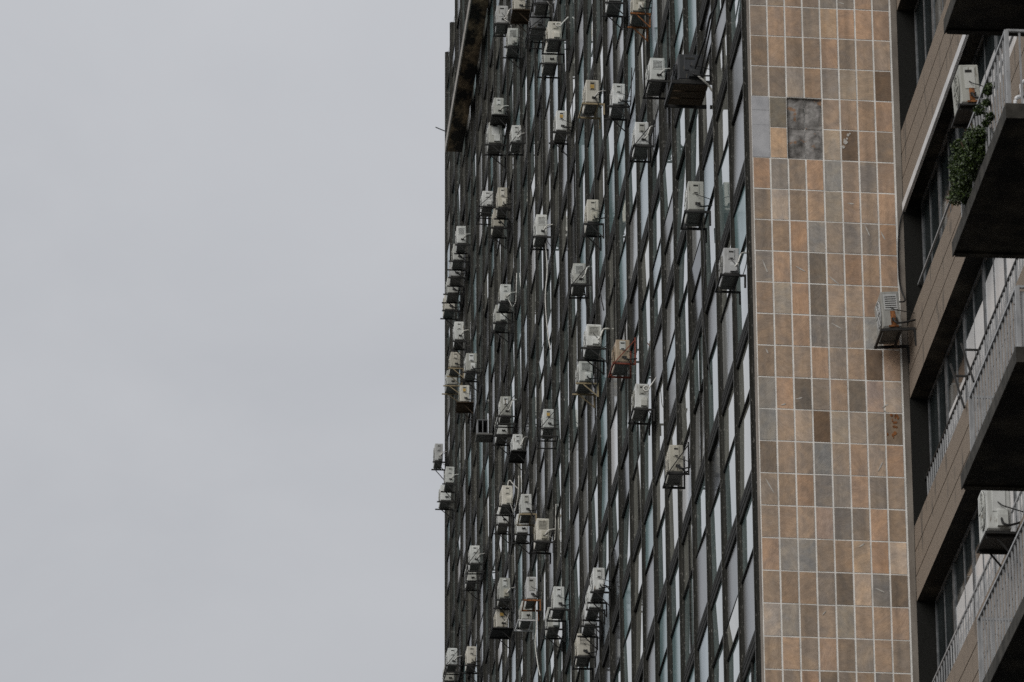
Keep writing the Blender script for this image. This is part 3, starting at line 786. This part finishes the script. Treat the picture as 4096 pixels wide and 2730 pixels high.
label_n = [0]
def air_conditioner(x, y, z, dep, h, paint, br, brm, pipe, opts, label, ext=.09, gap=.12, rot=(0, 0, 0)):
    root = empty('air_conditioner', (x, y, z))
    root.rotation_euler = rot
    root.scale = (dep / D0, 1.0 if 'long' not in opts else 1.35, h / H0)
    tag(root, label, 'air conditioner', 'air conditioners hung on the facades')
    link('casing', ac_mesh('casing', paint), root)
    link('base_pan', ac_mesh('base', 'pan'), root)
    link('fan_grille', ac_mesh('grille', paint), root)
    alt = 'p2' in opts
    pan_paint = 'ac_white' if paint == 'ac_tan' else paint
    if label_n[0] % 4 == 2 and 'amber' not in opts:
        sp = link('service_panel', ac_mesh('panel3', pan_paint), root)
        link('vent_slot', ac_mesh('vents', 'slot'), sp)
    else:
        sp = link('service_panel', ac_mesh('panel2' if alt else 'panel', pan_paint), root)
        link('handle_slot', ac_mesh('slot2' if alt else 'slot', 'slot'), sp)
    label_n[0] += 1
    if 'amber' in opts: link('amber_label', ac_mesh('label', 'amber'), sp)
    if 'cover' in opts:
        link('valve_cover', ac_mesh('cover', 'ac_cream' if 'cream' in opts else paint), root)
    else:
        link('valve', ac_mesh('valve', 'slot'), root)
    if pipe is not None: link('pipe', pipe_mesh(pipe, gap), root)
    if pipe is not None and x < 12 and random.random() < 0.7:
        p = MB(); w = gap + .03; a1, a2, a3 = random.uniform(-.5, .15), random.uniform(-.2, .25), random.uniform(.2, .7)
        p.tube(curve_pts([(-.10, -.03, .12), (-.03, -.08, .05 + .3 * a1), (.04, -.04, .02 + .5 * a1), (w - .02, .05, a2), (w, .06, a3), (w + .01, .12, a3 + .35)]), random.choice((.008, .011, .015)), 5, random.choice((0, 1, 1)))
        link('cable', p.mesh('cable', [M['pipe_white'], M['pipe_black']], smooth=True, fix=True), root)
    if br == 'arm':
        for yy in (.04, .72): link('bracket_arm', bracket_mesh(br, brm, ext, gap), root, (0, yy, 0))
    elif br: link('bracket', bracket_mesh(br, brm, ext, gap), root)
    if br == 'slats':
        for q in range(3):
            p = MB(); p.box(-D0 - ext + .032, gap - .06, .05 + q * .235, .25 + q * .235, -.07, -.042)
            link('board', p.mesh('board', M['wood']), root)
    if 'rusty' in opts:
        p = MB(); p.prism([(-.006, .02), (.003, .02), (.003, .26), (-.012, .20), (-.030, .10)], 0, -.16, -.085); p.box(-.20, -.05, -.02, .003, .006, .03)
        link('rusty_valve', p.mesh('rusty_valve', M['rust'], fix=True), root)
    if 'hose' in opts or 'dhose' in opts:
        w1, w2, w3 = (random.uniform(-.07, .07) for _ in range(3)); ln = random.uniform(1.6, 3.2)
        p = MB(); p.tube(curve_pts([(-.02, .3, -.03), (.02, .25 + w1, -.27 * ln), (-.03, .22 + w2, -.53 * ln), (.03, .10 + w3, -.83 * ln), (.08, .0, -ln)]), .015, 6)
        link('drain_hose', p.mesh('drain_hose', M['pipe_white' if 'hose' in opts else 'pipe_black'], smooth=True, fix=True), root)
    return root

BLK = 'black_metal'
ACS = [
 # y, z, depth, height, paint, bracket, bracket material, pipe, options, label
 (140.59, 69.96, .33, .54, 'ac_grey', 'tray', BLK, 3, 'p2', 'light grey air conditioner in a dark tray, leftmost of those along the photo top edge'),
 (134.87, 67.61, .30, .52, 'ac_cream', 'shelf', 'wood', 1, '', 'cream air conditioner standing on a brown board at the photo top edge'),
 (137.26, 67.67, .28, .53, 'ac_white', 'arm', BLK, 1, 'cover', 'white air conditioner just below the one on the brown board'),
 (127.83, 64.37, .32, .52, 'ac_darkgrey', 'tray', BLK, 1, '', 'dark air conditioner cut by the top edge, above the caged dark unit'),
 (128.90, 64.16, .36, .45, 'ac_darkgrey', 'cage', BLK, None, 'p2', 'dark air conditioner in a cage left of the coiled white pipe near the top'),
 (124.36, 61.68, .33, .49, 'ac_cream', 'tray', BLK, 2, 'cover', 'cream air conditioner with coiled white pipe, near the top of the tower in view'),
 (125.70, 61.66, .32, .49, 'ac_white', 'tray', BLK, None, '', 'air conditioner hidden behind the cream one with coiled white pipe, underside showing'),
 (142.26, 67.90, .28, .52, 'ac_white', 'shelf', BLK, 0, '', 'white air conditioner on a black shelf right above the widest white one at upper left'),
 (142.89, 67.30, .38, .64, 'ac_white', 'arm', BLK, None, 'cover p2', 'widest white air conditioner at upper left, under one on a black shelf'),
 (136.34, 64.34, .26, .50, 'ac_white', 'stay', BLK, 0, 'cover', 'white air conditioner with sloping stay, right neighbour of the widest white one'),
 (123.24, 58.67, .26, .53, 'ac_white', 'arm', BLK, 1, 'amber', 'white air conditioner with amber label and plain black arms below the coiled pipe'),
 (115.23, 55.69, .30, .57, 'ac_cream', 'tray', 'tan_paint', 0, 'amber', 'cream air conditioner with amber label on tan painted arms'),
 (105.20, 53.15, .27, .50, 'ac_cream', 'arm', 'rust', 1, 'cover p2', 'cream air conditioner at the top edge above the gap left of the big dark unit'),
 (110.14, 55.81, .27, .52, 'ac_white', 'arm', BLK, None, '', 'air conditioner at the very top edge showing its underside, left of a cream unit'),
 (101.76, 49.93, .30, .50, 'ac_white', 'tray', BLK, 0, 'p2', 'white air conditioner beside the left side of the big dark unit'),
 (95.27, 46.88, .48, .54, 'ac_dark', 'slats', BLK, 1, 'long p2 cover', 'big black air conditioner, largest on the tower, at upper right'),
 (109.60, 53.03, .27, .50, 'ac_white', 'arm', BLK, 1, 'cover', 'white air conditioner immediately right of the cream one with tan arms'),
 (104.94, 49.94, .28, .52, 'ac_white', 'stay', BLK, 3, '', 'white air conditioner with pale curved pipe, below and left of the big black one'),
 (156.66, 70.20, .29, .58, 'ac_white', 'arm', BLK, 0, '', 'topmost of five white air conditioners in the descending chain at the left edge'),
 (157.70, 70.08, .33, .54, 'ac_white', 'arm', BLK, 1, '', 'second from top of five air conditioners chained at the left edge'),
 (158.90, 70.05, .33, .54, 'ac_grey', 'arm', BLK, 1, '', 'third from top of five air conditioners chained at the left edge'),
 (160.10, 70.00, .33, .54, 'ac_white', 'arm', BLK, 1, '', 'fourth from top of five air conditioners chained at the left edge'),
 (161.48, 70.01, .33, .54, 'ac_cream', 'arm', BLK, 1, '', 'lowest of five air conditioners chained at the left edge, beside the sky'),
 (146.16, 66.79, .31, .48, 'ac_white', 'cage', BLK, None, 'cover', 'white air conditioner crossed by a stay, left of the tall cream pair'),
 (141.04, 64.50, .27, .60, 'ac_cream', 'arm', BLK, 1, 'cover', 'tall cream air conditioner right of the one crossed by a stay, upper left'),
 (142.20, 64.42, .30, .54, 'ac_cream', 'arm', BLK, None, '', 'cream air conditioner half hidden right below the tall cream one'),
 (128.79, 58.28, .28, .59, 'ac_white', 'tray', BLK, 0, 'hose', 'lone white air conditioner in mid facade with a dangling pale pipe'),
 (115.53, 52.84, .27, .56, 'ac_cream', 'arm', BLK, 1, 'cover dhose', 'lone cream air conditioner midway between tower edges, one third down'),
 (140.05, 61.24, .29, .50, 'ac_white', 'arm', BLK, 0, 'cover', 'upper of two stacked white air conditioners between the left chain and mid facade'),
 (141.40, 61.20, .31, .50, 'ac_white', 'arm', BLK, None, 'cover', 'lower of two stacked white air conditioners between the left chain and mid facade'),
 (118.70, 52.66, .29, .52, 'ac_white', 'stay', BLK, 3, 'dhose', 'white air conditioner crossed by a thin stay in mid facade'),
 (157.64, 67.39, .29, .60, 'ac_white', 'arm', BLK, 0, '', 'white air conditioner with pale pipe directly below the chain of five'),
 (95.58, 44.31, .30, .60, 'ac_white', 'tray', BLK, 1, 'dhose', 'white air conditioner below the big black one, second nearest the tiled wall'),
 (90.54, 40.84, .28, .50, 'ac_grey', 'tray', BLK, 3, 'cover', 'grey white air conditioner right beside the tiled wall'),
 (115.32, 49.68, .34, .54, 'ac_white', 'arm', BLK, 3, 'cover p2', 'white air conditioner directly above one on tan arms, left of the tan unit'),
 (159.31, 67.16, .30, .50, 'ac_cream', 'arm', 'tan_paint', 1, '', 'left unit of a pair, cream on tan arms, at the left edge halfway up'),
 (160.60, 67.10, .32, .48, 'ac_white', 'arm', 'tan_paint', None, '', 'air conditioner half hidden below the cream one on tan arms at left'),
 (152.45, 64.23, .32, .57, 'ac_white', 'arm', BLK, 1, 'cover', 'right unit of a pair at left halfway up, white with valve cover'),
 (155.36, 64.42, .29, .53, 'ac_cream', 'shelf', 'wood', 1, 'amber', 'cream air conditioner on a brown shelf below the pair at left'),
 (140.04, 57.86, .29, .56, 'ac_white', 'cage', BLK, 3, '', 'white air conditioner with a long black cage right of the empty box'),
 (141.30, 57.80, .29, .52, 'ac_white', 'arm', BLK, None, '', 'air conditioner behind the caged white one, right of the empty box'),
 (136.50, 55.45, .26, .46, 'ac_white', 'shelf', BLK, 3, 'cover', 'white air conditioner above a wide black shelf in the lower half'),
 (127.32, 52.46, .26, .50, 'ac_white', 'cage', BLK, 1, 'amber', 'white air conditioner with amber label above an open cage'),
 (167.05, 67.06, .26, .59, 'ac_grey', 'arm', BLK, 0, 'cover', 'air conditioner sticking out against the sky at the tower corner'),
 (161.99, 64.34, .27, .54, 'ac_white', 'arm', BLK, 0, '', 'white air conditioner on the tower edge just below the one against the sky'),
 (163.30, 64.25, .33, .52, 'ac_white', 'arm', BLK, None, '', 'lower air conditioner peeking past the tower edge under its white neighbour'),
 (117.35, 49.65, .31, .52, 'ac_white', 'arm', 'tan_paint', 1, 'cover', 'white air conditioner on tan arms left of the tan unit'),
 (139.80, 55.16, .29, .56, 'ac_cream', 'arm', BLK, 4, 'cover cream dhose', 'cream air conditioner with an arched white pipe above it'),
 (141.10, 55.12, .28, .52, 'ac_white', 'arm', BLK, None, '', 'air conditioner half hidden below the one with the arched pipe'),
 (133.70, 52.62, .27, .53, 'ac_white', 'tray', 'tan_paint', 1, '', 'white air conditioner on yellowish arms right of the arched pipe unit'),
 (134.95, 52.55, .29, .52, 'ac_white', 'arm', BLK, None, '', 'air conditioner hidden below the white one on yellowish arms'),
 (109.27, 46.81, .30, .52, 'ac_tan', 'stay', 'red_paint', 1, '', 'tan air conditioner on a red painted bracket'),
 (105.68, 44.32, .28, .54, 'ac_white', 'tray', BLK, 2, 'cover', 'white air conditioner below and right of the tan unit'),
 (99.70, 40.60, .27, .56, 'ac_cream', 'stay', BLK, 1, '', 'pale air conditioner crossed by a stay, lowest one near the tiled wall'),
 (128.93, 50.08, .31, .59, 'ac_cream', 'tray', BLK, 0, 'cover cream', 'cream air conditioner with a big yellowish valve cover in the lower half'),
 (151.30, 57.73, .28, .55, 'ac_white', 'cage', BLK, 0, '', 'white air conditioner in a long black cage at lower left'),
 (152.70, 57.68, .28, .52, 'ac_white', 'arm', BLK, None, '', 'air conditioner hidden in the long cage under the white one at lower left'),
 (140.67, 52.80, .29, .59, 'ac_white', 'arm', BLK, 0, 'cover cream', 'upper of two air conditioners one above the other left of the rusty bracket'),
 (141.44, 52.25, .32, .52, 'ac_cream', 'shelf', BLK, 3, 'amber', 'yellowed air conditioner, lower of two left of the rusty bracket'),
 (132.54, 49.85, .25, .60, 'ac_grey', 'tray', 'rust', 1, 'p2 hose', 'grey topped air conditioner on a rusty bracket with a hanging white hose'),
 (133.80, 49.75, .27, .50, 'ac_white', 'tray', 'white_trim', None, '', 'air conditioner on pale angle arms below the rusty bracket'),
 (124.87, 46.84, .26, .56, 'ac_white', 'tray', BLK, 1, '', 'white air conditioner right of the rusty bracket near the bottom'),
 (126.05, 46.78, .29, .52, 'ac_white', 'arm', BLK, None, 'cover', 'air conditioner half hidden under the white one right of the rusty bracket'),
 (115.05, 43.74, .26, .53, 'ac_white', 'arm', BLK, 1, 'cover', 'front unit of a row of three near the bottom middle'),
 (116.15, 43.72, .26, .53, 'ac_white', 'arm', BLK, None, '', 'middle unit of a row of three near the bottom middle'),
 (117.20, 43.70, .26, .50, 'ac_grey', 'arm', BLK, None, '', 'rear unit of a row of three near the bottom middle'),
 (118.60, 43.45, .29, .54, 'ac_cream', 'tray', BLK, 1, 'p2', 'rust streaked cream air conditioner near the bottom edge, mid facade'),
 (160.56, 57.83, .29, .54, 'ac_white', 'cage', BLK, 0, '', 'white air conditioner with a cage in the bottom left corner of the tower'),
 (161.90, 57.75, .30, .52, 'ac_white', 'arm', BLK, None, '', 'lowest air conditioner at the bottom left, under the caged white one'),
 (152.78, 55.15, .28, .54, 'ac_cream', 'arm', BLK, 1, 'cover', 'cream air conditioner at the bottom left, right of the caged white one'),
]
for (y, z, dep, h, paint, br, brm, pipe, opts, label) in ACS:
    air_conditioner(XF - 0.12, y, z, dep, h, paint, br, brm, pipe, opts.split(), label, ext=random.uniform(.05, .12),
                    rot=(random.gauss(0, .008), random.gauss(0, .012), random.gauss(0, .015)))
# the three units of the apartment building
air_conditioner(14.13, 88.45, 39.02, .32, .68, 'ac_grey', 'tray', BLK, 1, ['p2', 'rusty'], 'rust spotted white air conditioner hanging in front of the tiled wall corner', ext=.06, gap=.2, rot=(0, -.07, 0))
air_conditioner(14.27, 80.50, 39.63, .31, .68, 'ac_white', 'shelf', BLK, 1, ['p2', 'rusty'], 'white air conditioner above the hedge, beside the railing of the plant balcony', ext=.05, gap=.1, rot=(0, -.05, 0))
air_conditioner(14.25, 79.20, 31.78, .38, .82, 'ac_white', 'shelf', BLK, 1, ['p2', 'cover'], 'large white air conditioner under a balcony near the bottom right', ext=.03, gap=.12)

# empty housing box
r_ = empty('empty_unit_box', (XF - 0.12, 148.25, 60.58)); tag(r_, 'empty grey box with two black openings where an air conditioner stood', 'box')
p = MB(); W_, T_ = .30, .42
p.box(-W_, -W_ + .02, 0, .5, 0, T_); p.box(-.02, 0, 0, .5, 0, T_); p.box(-W_ + .021, -.021, 0, .5, 0, .02); p.box(-W_ + .021, -.021, 0, .5, T_ - .02, T_); p.box(-.165, -.140, 0, .03, .021, T_ - .021)
link('frame', p.mesh('box_frame', M['ac_darkgrey']), r_)
p = MB(); p.box(-W_ + .021, -.021, .45, .49, .021, T_ - .021); link('back_plate', p.mesh('back_plate', M['slot']), r_)
p = MB(); p.box(-W_ - .03, .13, -.03, .60, -.05, -.012); link('tray', p.mesh('box_tray', M['pan']), r_)

# thin rod sticking out of the far corner
p = MB(); p.tube([(0.02, 0, 0), (-0.36, -0.9, -0.28)], .018, 6)
o = link('metal_rod', p.mesh('metal_rod', M['alu'], fix=True), None, (XF, 168.0, 79.2)); tag(o, 'thin grey rod sticking out against the sky at the tower corner', 'rod')

# black cable bundle over the big dark unit
p = MB()
p.tube(curve_pts([(11.53, 92.2, 47.75), (11.54, 92.9, 47.35), (11.50, 93.5, 47.38), (11.47, 93.9, 47.2), (11.50, 94.4, 47.32), (11.46, 94.9, 47.25), (11.40, 95.22, 47.10), (11.36, 95.2, 46.98)], 8), .022, 6)
p.tube(curve_pts([(11.60, 91.6, 48.3), (11.55, 92.3, 47.72), (11.55, 93.0, 47.50), (11.55, 94.2, 47.30), (11.50, 95.2, 46.99)], 8), .016, 6)
o = link('black_cable', p.mesh('black_cable', M['pipe_black'], smooth=True, fix=True)); tag(o, 'black cable bundle sagging down to the big black air conditioner', 'cable')

# power cable along the end wall to the corner unit
p = MB()
def onwall(u, z, d=.02): return (XF + u * math.cos(DW) + d * math.sin(DW), YN + u * math.sin(DW) - d * math.cos(DW), z)
p.tube(curve_pts([onwall(2.675, 41.60, .03), onwall(2.617, 41.42), onwall(2.575, 41.08), onwall(2.560, 40.5), onwall(2.580, 40.16), onwall(2.630, 39.85, .15), (14.10, 88.7, 39.6)], 6), .014, 6)
o = link('power_cable', p.mesh('power_cable', M['pipe_black'], smooth=True, fix=True)); tag(o, 'dark cable running down the tiled wall edge to the corner air conditioner', 'cable')

# black folding clothes rack hooked over the guard rail
r_ = empty('clothes_rack', (14.32, 83.5, 35.6)); tag(r_, 'black folding clothes rack hooked outside a window above the middle balcony', 'clothes rack')
for pts in ([(0, .06, 1.09), (0, -.62, .38), (0, -1.0, -.02)], [(0, 1.19, 1.19), (0, .41, .37), (0, 0.0, -.07)]):
    p = MB()
    for a_, b_ in zip(pts[:-1], pts[1:]): p.bar(a_, b_, .03)
    link('arm', p.mesh('rack_arm', M['black_metal']), r_)
for (y, z) in ((-.21, .87), (.98, .89)):
    p = MB(); p.bar((0.016, y, z), (.24, y, z), .03); link('crossbar', p.mesh('rack_crossbar', M['black_metal']), r_)

# white plastic chair on the plant balcony
r_ = empty('plastic_chair', (13.60, 72.05, 35.235)); tag(r_, 'white plastic armchair behind the railing of the plant balcony', 'chair')
p = MB(); p.prism([(-.24, .40), (.24, .42), (.24, .45), (-.24, .43)], 1, -.24, .24); link('seat', p.mesh('seat', M['plastic'], bevel=.008), r_)
p = MB(); p.prism([(.22, .45), (.26, .45), (.36, .86), (.32, .88)], 1, -.22, .22); link('backrest', p.mesh('backrest', M['plastic'], bevel=.01), r_)
for s_ in (-1, 1):
    p = MB(); p.tube(curve_pts([(-.27, s_ * .27, .40), (-.27, s_ * .27, .62), (-.10, s_ * .27, .66), (.28, s_ * .25, .68)]), .03, 6); link('armrest', p.mesh('armrest', M['plastic'], smooth=True, fix=True), r_)
    for xx in (-.25, .25):
        p = MB(); p.bar((xx * 1.08, s_ * .25, 0), (xx, s_ * .23, .41), .05); link('leg', p.mesh('leg', M['plastic']), r_)

# hedge plant growing over the balcony rail
pl = empty('hedge_plant', (12.98, 74.6, 35.25)); tag(pl, 'dense green hedge plant spilling over the balcony railing', 'plant')
p = MB(); rnd = random.Random(4)
for _ in range(9):
    y = rnd.uniform(-1.0, 1.0); p.tube([(0.15, y * .5, 0), (.05, y * .8, .4), (-.05 + rnd.uniform(-.1, .1), y, .85)], .012, 5)
link('stem', p.mesh('stem', M['stem'], fix=True), pl)
p = MB()
def leafq(c, s):
    d = Vector((rnd.gauss(0, 1), rnd.gauss(0, 1), rnd.gauss(0, .8) - .3)).normalized(); u = d.cross(Vector((rnd.gauss(0, 1), rnd.gauss(0, 1), rnd.gauss(0, 1)))).normalized()
    n = d.cross(u); w = s * .42
    p.add([c, c + d * s * .5 + u * w + n * s * .08, c + d * s, c + d * s * .5 - u * w + n * s * .08], [(0, 1, 2), (0, 2, 3)])
clumps = []
for _ in range(60):
    t = rnd.random()
    y = -1.30 + 1.9 * t
    zc = 0.22 + rnd.random() * (0.35 + 0.50 * t)
    clumps.append((Vector((rnd.uniform(-.10, .10), y, zc)), rnd.uniform(.10, .17)))
for _ in range(7):
    clumps.append((Vector((-.02 + rnd.uniform(-.06, .06), rnd.uniform(-2.2, -1.3), rnd.uniform(.35, .95))), rnd.uniform(.05, .10)))
for c_, r0 in clumps:
    for _ in range(int(3400 * r0)):
        v = Vector((rnd.gauss(0, 1), rnd.gauss(0, 1), rnd.gauss(0, 1))).normalized() * r0 * rnd.uniform(.55, 1.08)
        leafq(c_ + v, rnd.uniform(.022, .048))
fo = link('foliage', p.mesh('foliage', M['leaf']), pl)

print('panes', n_pane, 'objects', len(bpy.data.objects))
